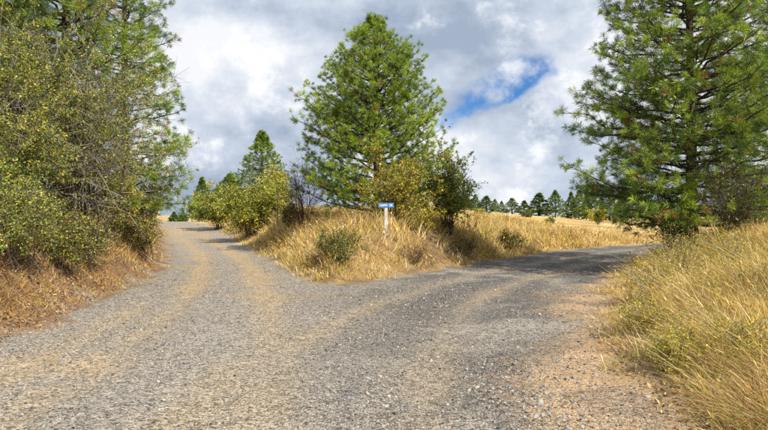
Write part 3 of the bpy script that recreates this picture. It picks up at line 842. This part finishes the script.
SKYLINE = [(475, 194.5, 209, 160, 10, 'leftmost small pine of the far row'), (467, 197, 209, 165, 10, 'dim pine partly hidden by the dark shrub in the fork'),
           (486.5, 196, 213, 105, 15, 'round little pine standing out in front of the far row'),
           (495, 199, 210, 168, 9, 'short pine right of the round little pine'), (501.5, 201, 210, 175, 8, 'lowest pine tip in the far row'),
           (512, 198, 211, 160, 16, 'squat broad pine in the far row'), (524.5, 200.5, 212, 165, 11, 'short pine between two broad ones in the far row'),
           (539, 193, 213, 158, 20, 'broad full pine in the far row'), (555.5, 190.5, 215, 155, 18, 'tallest pointed pine of the far row'),
           (571, 192, 216, 160, 12, 'slim pine just right of the tallest far one'), (579, 190, 216, 156, 15, 'full pine with blunt top in the far row'),
           (586.5, 191.5, 216, 170, 8, 'narrow spire pine squeezed into the far row'), (592, 190.5, 217, 158, 14, 'pine behind the yellow bush at the field edge'),
           (601, 195, 217, 165, 12, 'far pine just right of the yellow field bush'), (610, 192, 218, 160, 14, 'far pine beside the right tree\'s lowest boughs'),
           (621, 195, 219, 168, 13, 'far pine seen through the lower boughs of the right tree'), (632, 194, 220, 160, 15, 'last far pine visible before the right trunk'),
           (645, 196, 221, 165, 14, 'far pine mostly hidden by the right pine')]
kinds_ = []
SKYLINE.sort(key=lambda q: q[1])             # the tallest serve as models for the rest
for i, (px, top, base, Yd, w, lab) in enumerate(SKYLINE):
    if i < 5:
        o = far_pine(px, top, base, Yd, w * 1.6, 300 + i, lab, 'pines along the far skyline', mid=0.42, tn=16)
        p = np.array(o.location); kinds_.append((o, ztop(top, Yd) - p[2], w * Yd))
        continue
    src, H0, W0 = kinds_[(i * 3) % 5]
    p = at(px, Yd); p[2] = min(p[2], ztop(base, Yd))
    o = src.copy(); COL.objects.link(o); o.location = p; o['label'] = lab
    kw = w * Yd / W0
    o.scale = (kw, kw, (ztop(top, Yd) - p[2]) / H0); o.rotation_euler = (0, 0, i * 2.4)
    for ch in src.children:
        c = ch.copy(); COL.objects.link(c); c.parent = o

# ------------------------------------------------------------------ shrubs
L_YEL, L_GOLD, L_OLIVE, L_GREEN, L_DARK, L_RUST, L_BROWN = (0.47, 0.39, 0.04), (0.48, 0.32, 0.05), (0.27, 0.27, 0.045), (0.15, 0.23, 0.035), (0.035, 0.06, 0.02), (0.30, 0.11, 0.035), (0.18, 0.10, 0.045)
def shrub(name, label, loc, rx, ry, h, seed, leaves, pal, wts, leaf=0.03, stems=14, twig_mat=None, twigs=9, r0=0.022, low=0.05, bare=0.0, cat='shrub', group=None, spread=0.25, clump=0.045, lets=4):
    rng = np.random.default_rng(seed)
    root = thing(name, label, cat, loc, 0, group)
    n = stems
    az = rng.uniform(0, 2 * math.pi, n); el = np.arcsin(rng.uniform(0.15, 1.0, n)); rr = rng.uniform(0.65, 1.0, n)
    tgt = np.stack([np.cos(az) * np.cos(el) * rx * rr, np.sin(az) * np.cos(el) * ry * rr, h * (0.30 + 0.70 * np.sin(el) * rr)], 1)
    bs = np.stack([rng.normal(0, spread * rx * 0.5, n), rng.normal(0, spread * ry * 0.5, n), np.full(n, -0.08)], 1)
    t = np.linspace(0, 1, 8)[None, :, None]
    ctl = bs * 0.6 + tgt * 0.4; ctl[:, 2] += 0.22 * h
    P = bs[:, None] * (1 - t) ** 2 + 2 * ctl[:, None] * t * (1 - t) + tgt[:, None] * t ** 2
    P[:, 1:] += np.cumsum(rng.normal(0, 0.018 * h, (n, 7, 3)), 1)
    V, F_ = tubes(P, r0 * (1 - 0.85 * t[..., 0]) * rng.uniform(0.6, 1.2, (n, 1)), 4)
    obj('stems', make_mesh('stems', [(V, F_, None)], M_DARKTWIG if twig_mat is M_TWIG else (twig_mat or M_DARKTWIG), True), root, kind='stuff')
    wood = []
    # twigs
    m = n * twigs
    si = np.repeat(np.arange(n), twigs); s = rng.uniform(0.22, 1.0, m)
    f = s * 7; i0 = np.clip(f.astype(int), 0, 6); fr = (f - i0)[:, None]
    c = P[si, i0] * (1 - fr) + P[si, i0 + 1] * fr
    tan = norm(P[si, i0 + 1] - P[si, i0])
    outw = norm(c * np.array([1, 1, 0.35]) / np.array([rx, ry, h]))
    d = norm(tan * 0.5 + outw * 0.55 + rng.normal(0, 0.55, (m, 3)))
    Lw = h * rng.uniform(0.12, 0.30, m)[:, None]
    tt = np.linspace(0, 1, 5)[None, :, None]
    TP = c[:, None] + d[:, None] * Lw[:, None] * tt
    TP[:, 1:] += np.cumsum(rng.normal(0, 0.010 * h, (m, 4, 3)), 1)
    V, F_ = tubes(TP[:, ::2], np.repeat(r0 * 0.36 * (1 - 0.7 * tt[:, ::2, 0]), m, 0), 3); wood.append((V, F_, None))
    # twiglets
    q = m * lets; ti = np.repeat(np.arange(m), lets); i0 = rng.integers(1, 5, q)
    c2 = TP[ti, i0]; d2 = norm(d[ti] * 0.6 + rng.normal(0, 0.6, (q, 3))); l2 = (h * rng.uniform(0.05, 0.13, q))[:, None]
    e2 = c2 + d2 * l2; mid_ = (c2 + e2) / 2 + rng.normal(0, 0.008 * h, (q, 3))
    V, F_ = tubes(np.stack([c2, e2], 1), np.repeat(np.array([[r0 * 0.13, r0 * 0.06]]), q, 0), 3); wood.append((V, F_, None))
    obj('twigs', make_mesh('twigs', wood, twig_mat or M_DARKTWIG, True), root, kind='stuff')
    if leaves:
        # leaves sit in sprays along the twiglets, some sprays bare
        cl_ = vnoise(c2[:, 0] * 2.6 + c2[:, 2] * 1.1, c2[:, 1] * 1.6 + c2[:, 2] * 2.4, seed) * 0.8 + 0.2 * rng.random(q)
        live = np.where(cl_ > np.quantile(cl_, bare))[0]
        k = rng.choice(live, leaves); w = rng.random(leaves)[:, None]
        pos = c2[k] * (1 - w) + e2[k] * w + rng.normal(0, clump, (leaves, 3)) * np.array([1, 1, 0.8])
        pos = pos[pos[:, 2] > low * h * rng.uniform(0.3, 1.7, leaves)]; k = k[:len(pos)]; leaves = len(pos)
        Q = frames(norm(rng.normal(size=(leaves, 3)) + np.array([0, 0, 0.5])), rng)
        tv = np.array([(0, -1, 0), (0.5, -0.1, 0.16), (0, 1, 0.0), (-0.5, -0.1, 0.16)])
        v = np.einsum('nij,vj->nvi', Q, tv) * (leaf * rng.uniform(0.55, 1.25, leaves))[:, None, None] + pos[:, None]
        spray = draw_pal(pal, wts, q, rng, 0.2)[k] * np.exp(rng.normal(0, 0.2, (leaves, 1)))
        obj('foliage', make_mesh('foliage', [(v.reshape(-1, 3), np.arange(leaves * 4).reshape(-1, 4), np.repeat(spray, 4, 0))], M_LEAF), root, kind='stuff')
    return root

def shrub_px(name, label, px0, px1, top, Yd, seed, leaves, pal, wts, depth=None, **kw):
    p = at((px0 + px1) / 2, Yd); k = Yd / FPX
    rx = (px1 - px0) / 2 * k
    return shrub(name, label, tuple(p), rx, depth or rx * 0.9, max(0.45, ztop(top, Yd) - p[2]) * 1.1, seed, leaves, pal, wts, **kw)

# left: tangle of yellowing shrubs in front of the pines
shrub_px('hawthorn_shrub', 'tall grey twigged shrub with sparse yellow leaves, left of the road', 5, 142, 36, 14.6, 401, 42000, [L_YEL, L_OLIVE, L_GOLD, L_GREEN, L_DARK], [1.7, 4.2, 0.3, 2.6, 2.4], leaf=0.029, stems=34, twig_mat=M_TWIG, twigs=17, r0=0.030, bare=0.42, low=0.22, lets=5, spread=0.8)
shrub_px('hawthorn_shrub', 'yellow green leafy shrub at the left edge of the picture', -70, 58, 22, 13.2, 402, 46000, [L_YEL, L_OLIVE, L_GOLD, L_GREEN, L_DARK], [1.7, 4.2, 0.3, 3, 2.2], leaf=0.029, stems=30, twig_mat=M_TWIG, twigs=13, r0=0.024, bare=0.3, low=0.15, lets=5, spread=0.8)
shrub_px('understory_shrub', 'dense dark olive shrub low at the left edge', -50, 46, 166, 12.0, 403, 15000, [L_OLIVE, L_DARK, L_YEL, L_GREEN], [3, 3, 1.6, 2], leaf=0.028, stems=16, twigs=9, r0=0.014, low=0.04)
shrub_px('understory_shrub', 'olive shrub between the two left trunks', 75, 128, 150, 17.0, 404, 12000, [L_OLIVE, L_YEL, L_GREEN, L_GOLD], [3, 2.4, 2, 1], leaf=0.035, stems=14, twigs=9, r0=0.016, twig_mat=M_TWIG, low=0.2, bare=0.3)
shrub_px('understory_shrub', 'leafy sapling under the overhanging pine boughs by the left road', 112, 172, 150, 20.5, 405, 10000, [L_OLIVE, L_GREEN, L_YEL, L_GOLD], [3, 3, 2, 1], leaf=0.038, stems=14, twigs=9, r0=0.018, low=0.22)
shrub_px('understory_shrub', 'low brown and olive brush around the left trunks', 52, 112, 208, 13.8, 406, 5000, [L_OLIVE, L_DARK, L_BROWN, L_YEL], [2, 2.5, 2, 1], leaf=0.028, stems=24, twigs=10, r0=0.010, twig_mat=M_TWIG, low=0.04, spread=0.9)
shrub_px('understory_shrub', 'low dark brush at the road bend under the left pine', 118, 160, 214, 19.0, 407, 4000, [L_OLIVE, L_DARK, L_BROWN, L_YEL], [2, 2.5, 2, 1], leaf=0.034, stems=20, twigs=9, r0=0.010, low=0.04, spread=0.9)
shrub_px('understory_shrub', 'leafy olive shrub hanging low over the bank at the left edge', -30, 50, 178, 10.6, 408, 13000, [L_OLIVE, L_DARK, L_YEL, L_GREEN, L_BROWN], [3, 2.6, 1.2, 2, 0.8], leaf=0.024, stems=26, twigs=10, r0=0.011, low=0.02, spread=1.0, twig_mat=M_TWIG)
shrub_px('understory_shrub', 'shaded olive brush on the bank right of the low left shrub', 40, 84, 205, 12.2, 409, 6000, [L_OLIVE, L_DARK, L_YEL, L_BROWN], [3, 3, 1, 1], leaf=0.024, stems=22, twigs=9, r0=0.010, low=0.02, spread=1.0)
# the fork
shrub_px('yellow_shrub', 'tall yellow leaved shrub right of the blue sign', 352, 428, 146, 22.8, 411, 14000, [L_YEL, L_GOLD, L_OLIVE, L_GREEN, L_BROWN], [3.2, 1.6, 3, 1.2, 0.8], leaf=0.04, stems=18, twigs=10, r0=0.022, low=0.12, bare=0.25)
shrub_px('leafy_shrub', 'dark green leafy shrub at the right side of the fork', 422, 472, 146, 24.0, 412, 15000, [L_GREEN, L_OLIVE, L_DARK, L_YEL], [5, 4, 0.1, 1.6], leaf=0.046, stems=22, twigs=10, r0=0.022, low=0.1, bare=0.15)
shrub_px('small_yellow_shrub', 'small bright yellow shrub at the foot of the dark leafy shrub', 410, 436, 205, 21.8, 413, 1600, [L_YEL, L_GOLD, L_OLIVE], [3, 1.5, 1.5], leaf=0.035, stems=10, twigs=7, r0=0.01)
shrub_px('bare_shrub', 'bare reddish brown shrub left of the tall fork pine', 286, 322, 163, 27.5, 414, 900, [L_RUST, L_BROWN, L_DARK], [1, 2, 1], leaf=0.035, stems=20, twigs=14, r0=0.020, twig_mat=M_REDTWIG, lets=5)
shrub_px('olive_bush', 'low olive bush in the grass left of the blue sign', 312, 366, 229, 17.6, 415, 5200, [L_OLIVE, L_BROWN, L_DARK, L_GREEN], [3, 2, 2, 1], leaf=0.026, spread=1.0, stems=24, twigs=8, r0=0.01, low=0.02)
shrub_px('bank_bush', 'small dark bush on the bank below the blue sign', 328, 356, 240, 16.2, 416, 1800, [L_OLIVE, L_DARK, L_BROWN], [2, 2, 1], leaf=0.026, stems=9, twigs=6, r0=0.008, low=0.02)
shrub_px('dead_brush', 'brown dead brush on the cut bank right of the blue sign', 392, 432, 244, 18.6, 417, 1100, [L_BROWN, L_RUST, L_DARK], [3, 1, 1.5], leaf=0.024, stems=18, twigs=9, r0=0.008, low=0.02, spread=0.8)
shrub_px('dead_brush', 'brown dead brush on the bank below the dark green shrub', 444, 484, 238, 22.6, 418, 1100, [L_BROWN, L_OLIVE, L_DARK], [3, 1, 1.5], leaf=0.028, stems=18, twigs=9, r0=0.009, low=0.02, spread=0.8)
# along the left road
shrub_px('yellow_bush', 'large rounded yellow green bush beside the left road', 212, 300, 183, 38.0, 421, 24000, [L_YEL, L_OLIVE, L_GOLD, L_GREEN, L_DARK], [2.4, 4, 0.5, 2, 1.2], leaf=0.07, stems=34, twigs=9, r0=0.025, low=0.03, clump=0.12, depth=2.6)
shrub_px('yellow_bush', 'yellow green bush further up the left road', 196, 240, 189, 50.0, 422, 13000, [L_YEL, L_OLIVE, L_GREEN, L_DARK], [1.8, 4, 2.5, 1], leaf=0.08, stems=18, twigs=8, r0=0.025, low=0.03, clump=0.14)
shrub_px('amber_bush', 'amber leaved bush behind the large yellow green bush', 255, 302, 176, 43.0, 423, 6000, [L_GOLD, L_YEL, L_OLIVE, L_GREEN], [0.9, 2.4, 3, 1], leaf=0.08, stems=16, twigs=8, r0=0.02, bare=0.3, clump=0.12)
shrub_px('dark_bush', 'low dark bush at the right foot of the large yellow bush', 272, 312, 208, 31.0, 424, 8000, [L_OLIVE, L_DARK, L_BROWN, L_YEL], [2.5, 2.5, 1.5, 1], leaf=0.06, stems=14, twigs=8, r0=0.016, low=0.02, clump=0.09)
shrub_px('dark_bush', 'dark bush at the bend where the left road disappears', 188, 208, 196, 66.0, 425, 2200, [L_GREEN, L_DARK, L_OLIVE], [2, 2, 2], leaf=0.11, stems=12, twigs=7, r0=0.02, low=0.03, clump=0.16)
# in the field
shrub_px('field_bush', 'yellow bush at the field edge below the far pines', 589, 607, 210, 95.0, 431, 2200, [L_YEL, L_OLIVE, L_GOLD], [4, 2, 1], leaf=0.13, stems=12, twigs=7, r0=0.03, clump=0.2)
shrub_px('field_bush', 'small dark green bush alone in the golden field', 543, 558, 219, 75.0, 432, 1600, [L_OLIVE, L_DARK, L_GREEN], [2, 2, 2], leaf=0.10, stems=10, twigs=7, r0=0.03, clump=0.14)
shrub_px('field_bush', 'low olive bush in the field left of the broad far pine', 520, 535, 212, 110.0, 433, 1400, [L_OLIVE, L_DARK, L_BROWN], [2, 2, 1], leaf=0.13, stems=10, twigs=7, r0=0.03, clump=0.2)
shrub_px('field_bush', 'flat olive bush below the round little pine', 473, 490, 210, 90.0, 434, 1400, [L_OLIVE, L_YEL, L_DARK], [2, 1.5, 1], leaf=0.12, stems=10, twigs=7, r0=0.03, clump=0.18)
shrub_px('field_bush', 'brownish bush on the field slope near the right road', 498, 522, 231, 26.0, 435, 1700, [L_OLIVE, L_BROWN, L_DARK, L_GOLD], [2, 2, 1.5, 1], leaf=0.05, stems=12, twigs=7, r0=0.014, clump=0.09)
# below the right pine and on the right bank
shrub_px('bare_thicket', 'dark bare thicket under the right pine', 690, 775, 158, 16.0, 441, 2600, [L_DARK, L_OLIVE, L_BROWN, L_GREEN], [2, 1.5, 1.5, 1], leaf=0.03, stems=26, twigs=14, r0=0.016, lets=5)
shrub_px('leafy_thicket', 'dense dark thicket behind the right pine at the edge of the picture', 715, 800, 170, 23.5, 443, 9000, [L_DARK, L_GREEN, L_OLIVE, L_BROWN], [3, 2, 2, 1], leaf=0.045, stems=24, twigs=11, r0=0.018, spread=0.8)
shrub_px('leafy_thicket', 'dark leafy thicket left of the right pine trunk', 640, 700, 185, 17.2, 442, 4200, [L_DARK, L_GREEN, L_OLIVE, L_GOLD], [3, 2, 2, 0.5], leaf=0.034, stems=18, twigs=10, r0=0.014)
rngw = np.random.default_rng(55)
WEEDS = [(735, 228, 12.0, 70), (690, 230, 13.0, 64), (655, 246, 11.0, 50), (765, 262, 8.5, 80), (705, 262, 9.3, 70), (645, 298, 8.2, 50), (700, 312, 6.9, 80), (750, 328, 6.2, 80), (676, 348, 6.3, 50)]
WL = ['furthest yellow green weed clump below the bare thicket', 'yellow green weed clump below the right pine trunk', 'olive weed clump where the right bank meets the road', 'weed clump high on the bank at the right edge',
      'weed clump halfway up the right bank', 'low weed clump by the bare clay at the road', 'broad olive weed clump in the middle of the right bank', 'near weed clump towards the lower right corner', 'small weed clump closest to the bare clay foreground']
for (px, top, Yd, w), lab in zip(WEEDS, WL):
    shrub_px('weed_clump', lab, px - w / 2, px + w / 2, top, Yd, 500 + px, 2600, [L_YEL, L_OLIVE, L_GOLD, L_GREEN], [5, 1.6, 2, 1.0], leaf=0.016, stems=34, twigs=7, r0=0.006, low=0.03, spread=0.9, clump=0.03, cat='plant', group='weed clumps on the right bank', twig_mat=M_TWIG, lets=2)

# ------------------------------------------------------------------ the road sign
def simple_mat(name, c, rough, wear=None, scale=20, metallic=0.0):
    m, nt, p, out = mat(name)
    n = N(nt, 'ShaderNodeTexNoise'); n.inputs['Scale'].default_value = scale; n.inputs['Detail'].default_value = 5
    tcn = N(nt, 'ShaderNodeTexCoord'); nt.links.new(tcn.outputs['Object'], n.inputs['Vector'])
    ra = N(nt, 'ShaderNodeValToRGB'); ra.color_ramp.elements[0].position = 0.35; ra.color_ramp.elements[1].position = 0.65
    ra.color_ramp.elements[0].color = (*(wear or c), 1); ra.color_ramp.elements[1].color = (*c, 1)
    nt.links.new(n.outputs[0], ra.inputs[0]); nt.links.new(ra.outputs[0], p.inputs['Base Color'])
    p.inputs['Roughness'].default_value = rough; p.inputs['Metallic'].default_value = metallic
    return m
M_WHITE = simple_mat('weathered_white_paint', (0.74, 0.73, 0.70), 0.65, (0.46, 0.42, 0.36), 14)
M_BLUE = simple_mat('blue_sign_face', (0.045, 0.19, 0.50), 0.4, (0.12, 0.28, 0.55), 9)
M_LETTER = simple_mat('white_sign_letters', (0.82, 0.84, 0.86), 0.4)
M_STEEL = simple_mat('galvanised_steel', (0.42, 0.43, 0.44), 0.45, (0.32, 0.33, 0.34), 30, 0.8)
M_OLDWOOD = simple_mat('old_dark_wood', (0.10, 0.075, 0.055), 0.9, (0.05, 0.04, 0.03))
import bmesh
def box_mesh(name, boxes, material, bevel=0.004):
    bm = bmesh.new()
    for (cx, cy, cz, sx, sy, sz) in boxes:
        r = bmesh.ops.create_cube(bm, size=1.0)
        for v in r['verts']: v.co = (cx + v.co.x * sx, cy + v.co.y * sy, cz + v.co.z * sz)
    if bevel: bmesh.ops.bevel(bm, geom=bm.edges[:], offset=bevel, segments=1, affect='EDGES')
    me = bpy.data.meshes.new(name); bm.to_mesh(me); bm.free(); me.materials.append(material)
    return me
ps = at(386, 20.0)
sg = thing('road_sign', 'small blue road name sign on a white post in the fork', 'sign', tuple(ps), R(-4))
zt = ztop(208.3, 20) - ps[2]
obj('post', box_mesh('post', [(0, 0, (zt - 0.3) / 2, 0.105, 0.105, zt + 0.3)], M_WHITE, 0.008), sg)
obj('bracket', box_mesh('bracket', [(0, 0, zt + 0.011, 0.09, 0.05, 0.022), (0, 0.016, zt + 0.028, 0.05, 0.006, 0.03), (0, -0.016, zt + 0.028, 0.05, 0.006, 0.03)], M_STEEL, 0.002), sg)
blade = obj('sign_panel', box_mesh('sign_panel', [(0, 0, zt + 0.10, 0.52, 0.012, 0.15)], M_BLUE, 0.004), sg)
# the name is too small to read: a line of narrow white strokes
rl = np.random.default_rng(3); xx = -0.20; strokes = []
while xx < 0.19:
    w = rl.uniform(0.010, 0.026)
    if abs(xx - 0.07) > 0.02:
        strokes.append((xx + w / 2, -0.0075, zt + 0.10 + rl.uniform(-0.006, 0.006), w, 0.003, rl.uniform(0.045, 0.065)))
    xx += w + rl.uniform(0.010, 0.016)
obj('lettering', box_mesh('lettering', strokes, M_LETTER, 0), blade, kind='stuff')

pp = at(277, 33.0)
zz = ztop(189, 33) - pp[2]
t8 = np.linspace(0, 1, 8)
P = np.stack([0.03 * np.sin(t8 * 3), 0 * t8, -0.3 + t8 * (zz + 0.3)], 1)[None]
V, F_ = tubes(P, np.full((1, 8), 0.04) * (1 - 0.3 * t8), 8)
obj('wooden_pole', make_mesh('wooden_pole', [(V, F_, None)], M_OLDWOOD, True), None, tuple(pp), label='thin dark wooden pole in front of the large yellow bush', category='pole')
